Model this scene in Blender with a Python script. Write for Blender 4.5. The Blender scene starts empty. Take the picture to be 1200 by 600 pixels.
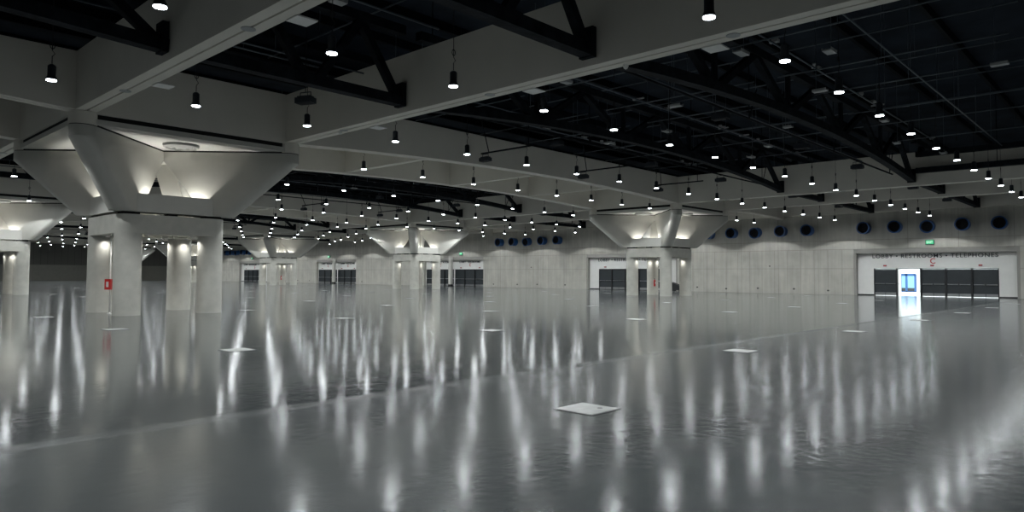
import bpy, math, random
from mathutils import Vector, Matrix
random.seed(7)
PI = math.pi
S = bpy.context.scene
COL = S.collection

# ------------------------------------------------------------------ camera, world, exposure
F_PX, PITCH, YAW, PY, ROLL = 813.873, 0.039, 0.7523, 290.613, 0.0055
CAM = Vector((0, 0, 1.6))
fwd = Vector((math.cos(YAW) * math.cos(PITCH), math.sin(YAW) * math.cos(PITCH), math.sin(PITCH)))
right = Vector((math.sin(YAW), -math.cos(YAW), 0))
up = right.cross(fwd)
cam_d = bpy.data.cameras.new('camera')
cam_d.sensor_width = 36
cam_d.lens = F_PX / 1200 * 36
cam_d.shift_y = (PY - 300) / 1200
cam_d.clip_start = 0.05
cam_d.clip_end = 600
cam = bpy.data.objects.new('camera', cam_d)
COL.objects.link(cam)
R = Matrix((right, up, -fwd)).transposed() @ Matrix.Rotation(ROLL, 3, 'Z')
cam.matrix_world = Matrix.Translation(CAM) @ R.to_4x4()
S.camera = cam

def proj(p):
    q = R.transposed() @ (Vector(p) - CAM)
    if q.z > -0.1:
        return None
    return 600 + F_PX * q.x / -q.z, PY - F_PX * q.y / -q.z
def in_frame(p, m=4):
    q = proj(p)
    return q is not None and -m < q[0] < 1200 + m and -m < q[1] < 600 + m

world = bpy.data.worlds.new('hall_air')
world.use_nodes = True
world.node_tree.nodes['Background'].inputs[0].default_value = (0.6, 0.75, 1, 1)
world.node_tree.nodes['Background'].inputs[1].default_value = 0.01
S.world = world
S.view_settings.view_transform = 'Standard'
S.view_settings.look = 'None'
S.view_settings.exposure = 0.22
S.view_settings.gamma = 1.0
S.view_settings.use_curve_mapping = False

LAMP_W = 330.0          # every hanging lamp
UP_W = 190.0             # uplights in the column heads
DOWN_W = 34.0            # downlights under the column beams
LOBBY_W = 3200.0
SPILL = 0.085             # light of a hanging lamp outside its beam, as a share of the beam

# ------------------------------------------------------------------ materials
MATS = {}
def mat(name, col, rough=0.6, metal=0.0, var=0.0, vscale=2.0, bump=0.0, bscale=40.0, emit=None, estr=0.0, spec=0.5):
    if name in MATS:
        return MATS[name]
    m = bpy.data.materials.new(name)
    m.use_nodes = True
    nt = m.node_tree
    b = nt.nodes['Principled BSDF']
    b.inputs['Base Color'].default_value = (*col, 1)
    b.inputs['Roughness'].default_value = rough
    b.inputs['Metallic'].default_value = metal
    b.inputs['Specular IOR Level'].default_value = spec
    geo = nt.nodes.new('ShaderNodeNewGeometry')
    if var > 0:
        n = nt.nodes.new('ShaderNodeTexNoise')
        n.inputs['Scale'].default_value = vscale
        n.inputs['Detail'].default_value = 6
        nt.links.new(geo.outputs['Position'], n.inputs['Vector'])
        r = nt.nodes.new('ShaderNodeMapRange')
        r.inputs[1].default_value = 0.3; r.inputs[2].default_value = 0.7
        r.inputs[3].default_value = 1 - var; r.inputs[4].default_value = 1 + var
        nt.links.new(n.outputs['Fac'], r.inputs[0])
        x = nt.nodes.new('ShaderNodeVectorMath'); x.operation = 'SCALE'
        x.inputs[0].default_value = col
        nt.links.new(r.outputs[0], x.inputs['Scale'])
        nt.links.new(x.outputs[0], b.inputs['Base Color'])
    if bump > 0:
        n2 = nt.nodes.new('ShaderNodeTexNoise')
        n2.inputs['Scale'].default_value = bscale
        n2.inputs['Detail'].default_value = 4
        nt.links.new(geo.outputs['Position'], n2.inputs['Vector'])
        bp = nt.nodes.new('ShaderNodeBump')
        bp.inputs['Strength'].default_value = bump
        bp.inputs['Distance'].default_value = 0.02
        nt.links.new(n2.outputs['Fac'], bp.inputs['Height'])
        nt.links.new(bp.outputs[0], b.inputs['Normal'])
    if emit:
        b.inputs['Emission Color'].default_value = (*emit, 1)
        b.inputs['Emission Strength'].default_value = estr
    MATS[name] = m
    return m

CONC = (0.43, 0.425, 0.39)
M_col = mat('painted_concrete', CONC, 0.75, var=0.05, vscale=1.2, bump=0.15, bscale=30)
M_leg = mat('column_concrete', (0.43, 0.425, 0.385), 0.7, var=0.09, vscale=2.2, bump=0.2, bscale=18)
M_beam = mat('beam_paint', (0.62, 0.595, 0.535), 0.8, var=0.04, vscale=0.6)
M_soffit = mat('plaster_soffit', (0.50, 0.495, 0.46), 0.8, var=0.03)
M_white = mat('white_panel', (0.66, 0.66, 0.64), 0.55, var=0.03)
M_black = mat('black_paint', (0.006, 0.007, 0.009), 0.8, var=0.3, vscale=3, spec=0.1)
M_steel = mat('black_fireproofed_steel', (0.009, 0.011, 0.014), 0.8, var=0.6, vscale=2.5, bump=0.8, bscale=9, spec=0.12)
M_pipe = mat('dull_grey_pipe', (0.09, 0.11, 0.13), 0.45, 0.3)
M_deck = mat('black_roof_deck', (0.011, 0.016, 0.024), 0.8, var=0.5, vscale=0.7, spec=0.1)
M_slot = mat('black_slot', (0.004, 0.004, 0.005), 0.9)
M_door = mat('charcoal_door', (0.022, 0.028, 0.032), 0.45, var=0.1)
M_frame = mat('black_door_frame', (0.008, 0.009, 0.011), 0.5)
M_metal = mat('brushed_metal', (0.45, 0.46, 0.47), 0.3, 0.9)
M_plate = mat('steel_floor_plate', (0.36, 0.37, 0.36), 0.45, 0.2, var=0.12, vscale=6)
M_plate_rim = mat('dark_plate_rim', (0.12, 0.12, 0.12), 0.5, 0.2)
M_red = mat('red_enamel', (0.50, 0.02, 0.02), 0.4)
M_maroon = mat('maroon_box', (0.14, 0.02, 0.025), 0.5)
M_letter = mat('dark_grey_letters', (0.035, 0.04, 0.045), 0.6)
M_redletter = mat('red_letters', (0.42, 0.03, 0.04), 0.6)
M_blue = mat('blue_duct_paint', (0.012, 0.075, 0.24), 0.4)
M_ductin = mat('black_duct_lining', (0.004, 0.004, 0.006), 0.9)
M_green = mat('green_exit_face', (0.02, 0.35, 0.14), 0.5, emit=(0.05, 0.8, 0.35), estr=0.35)
M_exitbox = mat('exit_sign_box', (0.05, 0.05, 0.05), 0.5)
M_lampbody = mat('black_lamp_housing', (0.03, 0.036, 0.045), 0.4, 0.4)
M_lens = mat('lit_lamp_lens', (0.8, 0.85, 0.9), 0.4, emit=(0.86, 0.95, 1.0), estr=25.0)
M_fix = mat('small_lit_fixture', (0.1, 0.1, 0.1), 0.4, emit=(1.0, 0.98, 0.92), estr=0.1)
M_grey = mat('grey_panel', (0.30, 0.31, 0.31), 0.6)
M_bwall = mat('shell_wall', (0.16, 0.16, 0.155), 0.8, var=0.05)
M_lobby = mat('lobby_white', (0.80, 0.82, 0.82), 0.6)
M_lobbyblue = mat('blue_door_frame', (0.01, 0.06, 0.18), 0.4)
M_glass = mat('pale_lobby_glass', (0.16, 0.30, 0.42), 0.15)
M_rubber = mat('black_rubber', (0.006, 0.006, 0.007), 0.8)

def node(nt, kind, **kw):
    n = nt.nodes.new(kind)
    for k, v in kw.items():
        setattr(n, k, v)
    return n
def mth(nt, op, a, b=None, clamp=False):
    n = node(nt, 'ShaderNodeMath', operation=op, use_clamp=clamp)
    for i, v in enumerate((a, b)):
        if v is None: continue
        if hasattr(v, 'links'): nt.links.new(v, n.inputs[i])
        else: n.inputs[i].default_value = v
    return n.outputs[0]

def panel_wall():
    """cast concrete with formwork joints at 1.24 m and three level joints"""
    m = bpy.data.materials.new('jointed_concrete_wall'); m.use_nodes = True
    nt = m.node_tree; b = nt.nodes['Principled BSDF']
    b.inputs['Roughness'].default_value = 0.72
    geo = node(nt, 'ShaderNodeNewGeometry')
    sep = node(nt, 'ShaderNodeSeparateXYZ'); nt.links.new(geo.outputs['Position'], sep.inputs[0])
    Y, Z = sep.outputs[1], sep.outputs[2]
    def line(v, at, w):
        d = mth(nt, 'ABSOLUTE', mth(nt, 'SUBTRACT', v, at))
        return mth(nt, 'LESS_THAN', d, w)
    hz = None
    for z in (2.34, 4.07, 4.88):
        l = line(Z, z, 0.022)
        hz = l if hz is None else mth(nt, 'MAXIMUM', hz, l)
    wrap = mth(nt, 'ABSOLUTE', mth(nt, 'SUBTRACT', mth(nt, 'FRACT', mth(nt, 'DIVIDE', mth(nt, 'ADD', Y, 101.3), 1.236)), 0.5))
    v1 = mth(nt, 'GREATER_THAN', wrap, 0.483)
    low = mth(nt, 'LESS_THAN', Z, 4.07)
    v1 = mth(nt, 'MULTIPLY', v1, low)
    wrap2 = mth(nt, 'ABSOLUTE', mth(nt, 'SUBTRACT', mth(nt, 'FRACT', mth(nt, 'DIVIDE', mth(nt, 'ADD', Y, 99.2), 3.708)), 0.5))
    v2 = mth(nt, 'GREATER_THAN', wrap2, 0.494)
    j = mth(nt, 'MAXIMUM', mth(nt, 'MAXIMUM', hz, v1), v2)
    no = node(nt, 'ShaderNodeTexNoise'); no.inputs['Scale'].default_value = 0.9; no.inputs['Detail'].default_value = 8
    nt.links.new(geo.outputs['Position'], no.inputs['Vector'])
    # vertical water streaks
    mp = node(nt, 'ShaderNodeMapping'); mp.inputs['Scale'].default_value = (1, 2.2, 0.15)
    nt.links.new(geo.outputs['Position'], mp.inputs[0])
    no2 = node(nt, 'ShaderNodeTexNoise'); no2.inputs['Scale'].default_value = 1.5; no2.inputs['Detail'].default_value = 5
    nt.links.new(mp.outputs[0], no2.inputs['Vector'])
    k = mth(nt, 'ADD', mth(nt, 'MULTIPLY', no.outputs['Fac'], 0.5), mth(nt, 'MULTIPLY', no2.outputs['Fac'], 0.45))
    k = mth(nt, 'ADD', k, 0.52)
    k = mth(nt, 'MULTIPLY', k, mth(nt, 'SUBTRACT', 1.0, mth(nt, 'MULTIPLY', j, 0.30)))
    x = node(nt, 'ShaderNodeVectorMath', operation='SCALE'); x.inputs[0].default_value = (0.40, 0.39, 0.35)
    nt.links.new(k, x.inputs['Scale']); nt.links.new(x.outputs[0], b.inputs['Base Color'])
    bp = node(nt, 'ShaderNodeBump'); bp.inputs['Strength'].default_value = 0.5; bp.inputs['Distance'].default_value = 0.02
    nt.links.new(mth(nt, 'SUBTRACT', 1.0, j), bp.inputs['Height']); nt.links.new(bp.outputs[0], b.inputs['Normal'])
    return m
M_wall = panel_wall()

def floor_mat():
    m = bpy.data.materials.new('polished_concrete_floor'); m.use_nodes = True
    nt = m.node_tree; b = nt.nodes['Principled BSDF']
    geo = node(nt, 'ShaderNodeNewGeometry')
    sep = node(nt, 'ShaderNodeSeparateXYZ'); nt.links.new(geo.outputs['Position'], sep.inputs[0])
    X, Y = sep.outputs[0], sep.outputs[1]
    def noise(scale, det=5, sc=(1, 1, 1), rough=0.5):
        mp = node(nt, 'ShaderNodeMapping'); mp.inputs['Scale'].default_value = sc
        nt.links.new(geo.outputs['Position'], mp.inputs[0])
        n = node(nt, 'ShaderNodeTexNoise'); n.inputs['Scale'].default_value = scale
        n.inputs['Detail'].default_value = det; n.inputs['Roughness'].default_value = rough
        nt.links.new(mp.outputs[0], n.inputs['Vector'])
        return n.outputs['Fac']
    big = noise(0.22, 5); mid = noise(1.3, 7, rough=0.62); fine = noise(14, 5)
    # pours: a strip edge along Y = 7.7 and joints every 7.5 m
    edge = mth(nt, 'ADD', Y, mth(nt, 'MULTIPLY', mth(nt, 'SUBTRACT', mid, 0.5), 0.25))
    near = mth(nt, 'LESS_THAN', edge, 7.62)
    seam = mth(nt, 'LESS_THAN', mth(nt, 'ABSOLUTE', mth(nt, 'SUBTRACT', edge, 7.66)), 0.14)
    def joint(v, off, per, w):
        t = mth(nt, 'ABSOLUTE', mth(nt, 'SUBTRACT', mth(nt, 'FRACT', mth(nt, 'DIVIDE', mth(nt, 'ADD', v, off), per)), 0.5))
        return mth(nt, 'GREATER_THAN', t, 0.5 - w / per)
    jy = joint(Y, 150 - 7.66 + 3.75 * 0, 7.5, 0.018)
    jx = joint(X, 150 - 10.5, 15.0, 0.018)
    j = mth(nt, 'MAXIMUM', jy, jx)
    k = mth(nt, 'ADD', 0.62, mth(nt, 'MULTIPLY', big, 0.42))
    k = mth(nt, 'ADD', k, mth(nt, 'MULTIPLY', mid, 0.28))
    k = mth(nt, 'ADD', k, mth(nt, 'MULTIPLY', fine, 0.06))
    k = mth(nt, 'MULTIPLY', k, mth(nt, 'ADD', 1.0, mth(nt, 'MULTIPLY', near, 0.10)))
    k = mth(nt, 'MULTIPLY', k, mth(nt, 'ADD', 1.0, mth(nt, 'MULTIPLY', seam, 0.22)))
    k = mth(nt, 'MULTIPLY', k, mth(nt, 'ADD', 1.0, mth(nt, 'MULTIPLY', j, -0.25)))
    x = node(nt, 'ShaderNodeVectorMath', operation='SCALE'); x.inputs[0].default_value = (0.068, 0.075, 0.076)
    nt.links.new(k, x.inputs['Scale']); nt.links.new(x.outputs[0], b.inputs['Base Color'])
    r = mth(nt, 'ADD', 0.085, mth(nt, 'MULTIPLY', mid, 0.05))
    r = mth(nt, 'ADD', r, mth(nt, 'MULTIPLY', near, 0.035))
    r = mth(nt, 'ADD', r, mth(nt, 'MULTIPLY', seam, 0.06))
    nt.links.new(r, b.inputs['Roughness'])
    b.inputs['Specular IOR Level'].default_value = 0.58
    h = mth(nt, 'ADD', mth(nt, 'MULTIPLY', noise(1.6, 1), 0.6), mth(nt, 'MULTIPLY', noise(7.0, 3), 0.55))
    bp = node(nt, 'ShaderNodeBump'); bp.inputs['Strength'].default_value = 0.4; bp.inputs['Distance'].default_value = 0.006
    nt.links.new(h, bp.inputs['Height']); nt.links.new(bp.outputs[0], b.inputs['Normal'])
    return m
M_floor = floor_mat()

def far_mat():
    m = bpy.data.materials.new('partition_fabric'); m.use_nodes = True
    nt = m.node_tree; b = nt.nodes['Principled BSDF']; b.inputs['Roughness'].default_value = 0.85
    geo = node(nt, 'ShaderNodeNewGeometry')
    sep = node(nt, 'ShaderNodeSeparateXYZ'); nt.links.new(geo.outputs['Position'], sep.inputs[0])
    w = mth(nt, 'GREATER_THAN', mth(nt, 'ABSOLUTE', mth(nt, 'SUBTRACT', mth(nt, 'FRACT', mth(nt, 'DIVIDE', mth(nt, 'ADD', sep.outputs[0], 100), 1.22)), 0.5)), 0.47)
    k = mth(nt, 'SUBTRACT', 1.0, mth(nt, 'MULTIPLY', w, 0.35))
    x = node(nt, 'ShaderNodeVectorMath', operation='SCALE'); x.inputs[0].default_value = (0.30, 0.30, 0.28)
    nt.links.new(k, x.inputs['Scale']); nt.links.new(x.outputs[0], b.inputs['Base Color'])
    return m
M_far = far_mat()

# ------------------------------------------------------------------ mesh builder
class MB:
    def __init__(s): s.v = []; s.f = []; s.sm = []
    def add(s, vs, fs, smooth=False):
        n = len(s.v); s.v += [tuple(v) for v in vs]
        s.f += [tuple(n + i for i in f) for f in fs]; s.sm += [smooth] * len(fs)
        return s
    def box(s, x0, x1, y0, y1, z0, z1):
        return s.add([(x0,y0,z0),(x1,y0,z0),(x1,y1,z0),(x0,y1,z0),(x0,y0,z1),(x1,y0,z1),(x1,y1,z1),(x0,y1,z1)],
                     [(0,3,2,1),(4,5,6,7),(0,1,5,4),(1,2,6,5),(2,3,7,6),(3,0,4,7)])
    def bar(s, a, b, w, h):
        a = Vector(a); b = Vector(b); d = (b - a).normalized()
        side = d.cross(Vector((0, 0, 1)))
        if side.length < 1e-3: side = Vector((0, 1, 0))
        side.normalize(); u = side.cross(d).normalized()
        vs = [p + side * sx * w / 2 + u * sz * h / 2 for p in (a, b) for sx, sz in ((-1,-1),(1,-1),(1,1),(-1,1))]
        return s.add(vs, [(0,3,2,1),(4,5,6,7),(0,1,5,4),(1,2,6,5),(2,3,7,6),(3,0,4,7)])
    def tube(s, pts, r, n=8, caps=True):
        pts = [Vector(p) for p in pts]; rings = []
        for i, p in enumerate(pts):
            d = (pts[min(i + 1, len(pts) - 1)] - pts[max(i - 1, 0)]).normalized()
            a = d.cross(Vector((0, 0, 1)))
            if a.length < 1e-3: a = Vector((1, 0, 0))
            a.normalize(); b = d.cross(a)
            rr = r[i] if isinstance(r, (list, tuple)) else r
            rings.append([p + (a * math.cos(2*PI*k/n) + b * math.sin(2*PI*k/n)) * rr for k in range(n)])
        return s.loft(rings, caps)
    def loft(s, rings, caps=True, smooth=True):
        n = len(rings[0]); vs = [p for r in rings for p in r]; fs = []
        for i in range(len(rings) - 1):
            for k in range(n):
                a, b = i*n + k, i*n + (k+1) % n
                fs.append((a, b, b + n, a + n))
        s.add(vs, fs, smooth)
        if caps:
            s.add(rings[0], [tuple(reversed(range(n)))]); s.add(rings[-1], [tuple(range(n))])
        return s
    def lathe(s, prof, c=(0,0,0), n=24, axis='Z', smooth=True):
        rings = []
        for r, h in prof:
            ring = []
            for k in range(n):
                a = 2*PI*k/n
                if axis == 'Z': ring.append((c[0] + r*math.cos(a), c[1] + r*math.sin(a), c[2] + h))
                else: ring.append((c[0] + h, c[1] + r*math.cos(a), c[2] + r*math.sin(a)))
            rings.append(ring)
        return s.loft(rings, True, smooth)
    def mesh(s, name, material):
        me = bpy.data.meshes.new(name); me.from_pydata(s.v, [], s.f)
        me.polygons.foreach_set('use_smooth', s.sm)
        me.materials.append(material); me.update()
        import bmesh
        bm = bmesh.new(); bm.from_mesh(me)
        bmesh.ops.remove_doubles(bm, verts=bm.verts, dist=1e-5)
        bmesh.ops.recalc_face_normals(bm, faces=bm.faces)
        for e in bm.edges:
            if len(e.link_faces) == 2 and e.calc_face_angle(0) > 0.6: e.smooth = False
        bm.to_mesh(me); bm.free()
        return me
    def build(s, name, material, parent=None, loc=None):
        o = bpy.data.objects.new(name, s.mesh(name, material)); COL.objects.link(o)
        if parent: o.parent = parent
        if loc: o.location = loc
        return o

def tag(o, label=None, cat=None, group=None, kind=None):
    if label: o['label'] = label
    if cat: o['category'] = cat
    if group: o['group'] = group
    if kind: o['kind'] = kind
    return o
def empty(name, loc=(0,0,0), rz=0):
    o = bpy.data.objects.new(name, None); COL.objects.link(o)
    o.location = loc; o.rotation_euler.z = rz; o.empty_display_size = 0.2
    return o
def kids(o): return [c for c in bpy.data.objects if c.parent == o]
def copy_tree(o, parent=None, cache={}):
    c = o.copy(); COL.objects.link(c); c.parent = parent
    ch = cache.get(o.name)
    if ch is None:
        ch = kids(o); cache[o.name] = ch
    for k in ch: copy_tree(k, c)
    return c
def text_mesh(name, body, width, height, depth, material, parent=None):
    cu = bpy.data.curves.new(name, 'FONT'); cu.body = body; cu.align_x = 'CENTER'; cu.align_y = 'CENTER'
    cu.extrude = 0.01; cu.space_character = 1.15; cu.offset = 0.012
    t = bpy.data.objects.new(name + '_tmp', cu); COL.objects.link(t)
    bpy.context.view_layer.update()
    me = bpy.data.meshes.new_from_object(t.evaluated_get(bpy.context.evaluated_depsgraph_get()))
    bpy.data.objects.remove(t)
    xs = [v.co.x for v in me.vertices]; ys = [v.co.y for v in me.vertices]
    cx, cy = (min(xs)+max(xs))/2, (min(ys)+max(ys))/2
    sx, sy = width/(max(xs)-min(xs)), height/(max(ys)-min(ys))
    for v in me.vertices:
        v.co = ((v.co.x-cx)*sx, (v.co.y-cy)*sy, v.co.z/0.01*depth/2)
    me.materials.clear(); me.materials.append(material)
    o = bpy.data.objects.new(name, me); COL.objects.link(o)
    if parent: o.parent = parent
    return o
WALLROT = Matrix(((0,0,-1),(-1,0,0),(0,1,0))).to_euler()     # text that faces -X
ORD = ['first','second','third','fourth','fifth','sixth','seventh','eighth','ninth','tenth','eleventh','twelfth',
       'thirteenth','fourteenth','fifteenth','sixteenth','seventeenth','eighteenth','nineteenth','twentieth']
def nth(i):
    return ORD[i] if i < 20 else str(i + 1) + 'th'

# ------------------------------------------------------------------ hall layout
XW, YF, XL, YB = 66.12, 167.5, -24.0, -24.0
A = 4.08                     # half width of a column head
CX = [10.82, 49.92]
CY = [30.18 + 31.26 * j for j in range(-1, 5)]
GW = 0.62                    # girder width
ZG, ZT = 7.0, 8.95

tag(MB().box(XL, XW + 0.6, YB, YF, -0.3, 0).build('floor', M_floor), 'polished grey concrete floor reflecting the lamps', kind='structure')
tag(MB().box(XL, XW + 0.6, YB, YF, 11.6, 11.9).build('ceiling', M_deck), 'black metal roof deck above the steelwork', kind='structure')
tag(MB().box(XL - 0.4, XL, YB, YF, 0, 11.9).build('wall_left', M_bwall), kind='structure')
tag(MB().box(XL, XW + 0.6, YB - 0.4, YB, 0, 11.9).build('wall_back', M_bwall), kind='structure')
wf = MB().box(XL, XW + 0.6, YF, YF + 0.4, 0, 11.9)
tag(wf.build('wall_far', M_far), 'dark far end wall beyond the columns', kind='structure')
tag(MB().box(XL, XW - 0.02, YF - 0.12, YF, 0, 3.2).build('trim_1', mat('far_partition', (0.55, 0.55, 0.50), 0.85, var=0.05)), 'lighter grey lower partition along the far end wall', kind='structure')

# right wall with door recesses
PORT = [(8.0, 20.1), (37.7, 49.8), (67.18, 79.68), (97.08, 109.26), (126.9, 138.9)]
PT = 4.07
RW = 0.6
wr = MB()
ys = [YB] + [v for p in PORT for v in p] + [YF]
for i in range(0, len(ys), 2):
    wr.box(XW, XW + RW, ys[i], ys[i+1], 0, 11.6)
for a, b in PORT:
    wr.box(XW, XW + RW, a, b, PT, 11.6)
tag(wr.build('wall_right', M_wall), 'jointed grey concrete side wall with door recesses', kind='structure')
tag(MB().box(XW - 0.5, XW - 0.001, YB, YF, 7.25, ZT).build('trim_2', M_beam), 'grey beam running along the top of the side wall', kind='structure')

# roof purlins: one piece each
PUR = []
y = 0.5
prl = MB().box(XL, XW - 0.6, -0.08, 0.08, 11.25, 11.6)
prl_me = prl.mesh('roof_purlin', M_black)
M_conc_dummy = None
k = 0
yy = -2.6
while yy < 160:
    o = bpy.data.objects.new('roof_purlin', prl_me); COL.objects.link(o); o.location.y = yy
    PUR.append(o); yy += 2.9
for i, o in enumerate(PUR):
    tag(o, 'thin black roof purlin, %s back from the camera' % nth(i), 'purlin', 'black roof purlins')

# ------------------------------------------------------------------ columns
def rounded_square(h, r, z, n=8):
    pts = []
    for (sx, sy, a0) in ((1,1,0),(-1,1,PI/2),(-1,-1,PI),(1,-1,1.5*PI)):
        for k in range(n + 1):
            a = a0 + PI/2*k/n
            pts.append((sx*(h-r) + r*math.cos(a), sy*(h-r) + r*math.sin(a), z))
    return pts
LS, LR = 1.555, 0.48
def arm_ring(sx, sy, z, rout, qin, hw=0.42, n=10):
    d = Vector((sx, sy, 0)).normalized(); e = Vector((-d.y, d.x, 0))
    pts = []
    c = d * (rout - hw)
    for k in range(n + 1):
        a = -PI/2 + PI*k/n
        pts.append(c + d*(hw*math.cos(a)) + e*(hw*math.sin(a)) + Vector((0,0,z)))
    pts.append(d*qin + e*hw + Vector((0,0,z)))
    pts.append(d*qin - e*hw + Vector((0,0,z)))
    return pts
def spot(name, parent, loc, direction, energy, size, blend, radius, color=(1,1,1)):
    key = name
    if key not in bpy.data.lights:
        l = bpy.data.lights.new(key, 'SPOT'); l.energy = energy; l.spot_size = math.radians(size)
        l.spot_blend = blend; l.shadow_soft_size = radius; l.color = color
    o = bpy.data.objects.new(name, bpy.data.lights[key]); COL.objects.link(o)
    o.parent = parent; o.location = loc
    o.rotation_euler = Vector(direction).to_track_quat('-Z', 'Y').to_euler()
    return o
def make_column(lit=True):
    root = empty('concrete_column')
    for sx, sy in ((-1,-1),(-1,1),(1,-1),(1,1)):
        MB().lathe([(LR,0),(LR,3.1)], (sx*LS, sy*LS, 0), 32).build('leg', M_leg, root)
    # beam box on the legs
    m = MB(); h = LS + LR; inn = 1.12
    out = [rounded_square(h, LR, z) for z in (3.1, 3.82)]
    m.loft(out, False)
    n = len(out[0])
    ins = [[(sx*inn, sy*inn, z) for sx, sy in ((1,1),(-1,1),(-1,-1),(1,-1))] for z in (3.1, 3.82)]
    m.loft(ins, False, False)
    for li, z in enumerate((3.1, 3.82)):
        o_, i_ = out[li], ins[li]
        for c in range(4):
            q = o_[c*9:(c+1)*9]
            m.add(q + [i_[c]], [tuple(range(10))])
            m.add([o_[c*9+8], o_[((c+1)*9) % n], i_[(c+1) % 4], i_[c]], [(0,1,2,3)])
    m.build('leg_beam', M_leg, root)
    p = MB()
    for sx, sy in ((-1,-1),(-1,1),(1,-1),(1,1)):
        p.box(sx*LS-0.3, sx*LS+0.3, sy*LS-0.3, sy*LS+0.3, 3.82, 3.92)
    for s in (-1, 1):
        p.box(-0.2, 0.2, s*1.5-0.15, s*1.5+0.15, 3.82, 3.92); p.box(s*1.5-0.15, s*1.5+0.15, -0.2, 0.2, 3.82, 3.92)
    tag(p.build('bearing_pad', M_rubber, root), 'dark bearing pads in the gap under the head')
    # trough ring
    m = MB()
    for s in (-1, 1):
        m.box(-1.62, 1.62, s*2.0-0.06+(-s*0.03), s*2.0+0.06-(s*0.03), 3.92, 4.62)
        m.box(s*2.0-0.06-(s*0.03), s*2.0+0.06-(s*0.03), -1.62, 1.62, 3.92, 4.62)
    m.box(-1.9, 1.9, -1.9, -1.1, 3.93, 4.03); m.box(-1.9, 1.9, 1.1, 1.9, 3.93, 4.03)
    m.box(-1.9, -1.1, -1.1, 1.1, 3.93, 4.03); m.box(1.1, 1.9, -1.1, 1.1, 3.93, 4.03)
    m.build('light_trough', M_soffit, root)
    for sx, sy in ((-1,-1),(-1,1),(1,-1),(1,1)):
        rings = [arm_ring(sx, sy, 3.92, 3.17, 2.0), arm_ring(sx, sy, 4.62, 3.17 + 0.7*1.16, 1.62),
                 arm_ring(sx, sy, 5.85, 5.75 - 0.30*1.16, 0.70), arm_ring(sx, sy, 6.15, 5.75, 0.45), arm_ring(sx, sy, 6.2, 5.75, 0.0), arm_ring(sx, sy, 6.53, 5.75, 0.0)]
        MB().loft(rings, True).build('splayed_arm', M_col, root)
    g = MB()
    for sx, sy in ((-1,-1),(-1,1),(1,-1),(1,1)):
        g.loft([arm_ring(sx, sy, 6.53, 5.73, 0.0, 0.40), arm_ring(sx, sy, 6.60, 5.73, 0.0, 0.40)], True)
    g.build('shadow_gap', M_slot, root)
    # soffit slab and slot
    m = MB(); m.box(-A+0.03, A-0.03, -A+0.03, A-0.03, 6.60, 6.78); m.build('soffit', M_soffit, root)
    MB().box(-A+0.12, A-0.12, -A+0.12, A-0.12, 6.78, 6.95).build('air_slot', M_slot, root)
    # fascia ring of girders around the head, with corner nodes
    m = MB()
    for s in (-1, 1):
        c = s*(A-GW/2)
        m.box(-A+GW, A-GW, c-GW/2, c+GW/2, 6.95, ZT)
        m.box(c-GW/2, c+GW/2, -A+GW, A-GW, 6.95, ZT)
    for sx in (-1, 1):
        for sy in (-1, 1):
            c = (sx*(A-GW/2), sy*(A-GW/2), 0)
            m.box(c[0]-GW/2, c[0]+GW/2, c[1]-GW/2, c[1]+GW/2, 6.98, ZT)
            MB().lathe([(0.43, 6.56), (0.43, 6.975)], c, 24).build('corner_drum', M_beam, root)
    m.build('fascia', M_beam, root)
    # round air diffusers, one per side
    for k in range(4):
        a = k*PI/2
        dx, dy = math.cos(a)*2.35, math.sin(a)*2.35
        d = MB()
        d.lathe([(0.66, 6.60), (0.64, 6.50), (0.55, 6.46), (0.52, 6.52)], (dx, dy, 0), 32)
        d.lathe([(0.43, 6.58), (0.41, 6.48), (0.34, 6.44), (0.31, 6.52)], (dx, dy, 0), 32)
        d.lathe([(0.23, 6.58), (0.21, 6.46), (0.12, 6.43), (0.08, 6.50)], (dx, dy, 0), 24)
        d.build('air_diffuser', mat('diffuser_grey', (0.34, 0.34, 0.32), 0.6), root)
    # light fittings
    for k in range(4):
        a = k*PI/2 - PI/2
        for s in (-1, 1):
            ux, uy = s*0.80, 1.60
            x = ux*math.cos(a+PI/2) - uy*math.sin(a+PI/2); yv = ux*math.sin(a+PI/2) + uy*math.cos(a+PI/2)
            f = MB().lathe([(0.07, 4.03), (0.09, 4.06), (0.09, 4.12), (0.06, 4.12)], (x, yv, 0), 12).build('uplight', M_lampbody, root)
            if lit:
                tx = s*0.30; dv = Vector((tx*math.cos(a+PI/2), tx*math.sin(a+PI/2), 1))
                dv += Vector((-math.sin(a+PI/2), math.cos(a+PI/2), 0)) * 0.12
                spot('uplight_beam', f, (x, yv, 4.18), dv, UP_W, 125, 0.9, 0.05, (1.0, 0.98, 0.92))
    for sx, sy in ((-1,-1),(-1,1),(1,-1),(1,1)):
        for (ox, oy) in ((-sx*0.72, 0), (0, -sy*0.72)):
            x, yv = sx*LS + ox, sy*LS + oy
            f = MB().lathe([(0.08, 3.10), (0.08, 3.06), (0.05, 3.05)], (x, yv, 0), 12).build('downlight', M_fix, root)
            if lit:
                spot('downlight_beam', f, (x, yv, 2.99), (sx*0.0, 0, -1), DOWN_W, 140, 0.8, 0.04, (1.0, 0.98, 0.93))
    return root
col_lit = make_column(True)
col_dark = make_column(False)
used_l = used_d = False
LIT = {(0,1),(0,2),(1,1),(1,2),(1,3),(1,4)}
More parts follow.
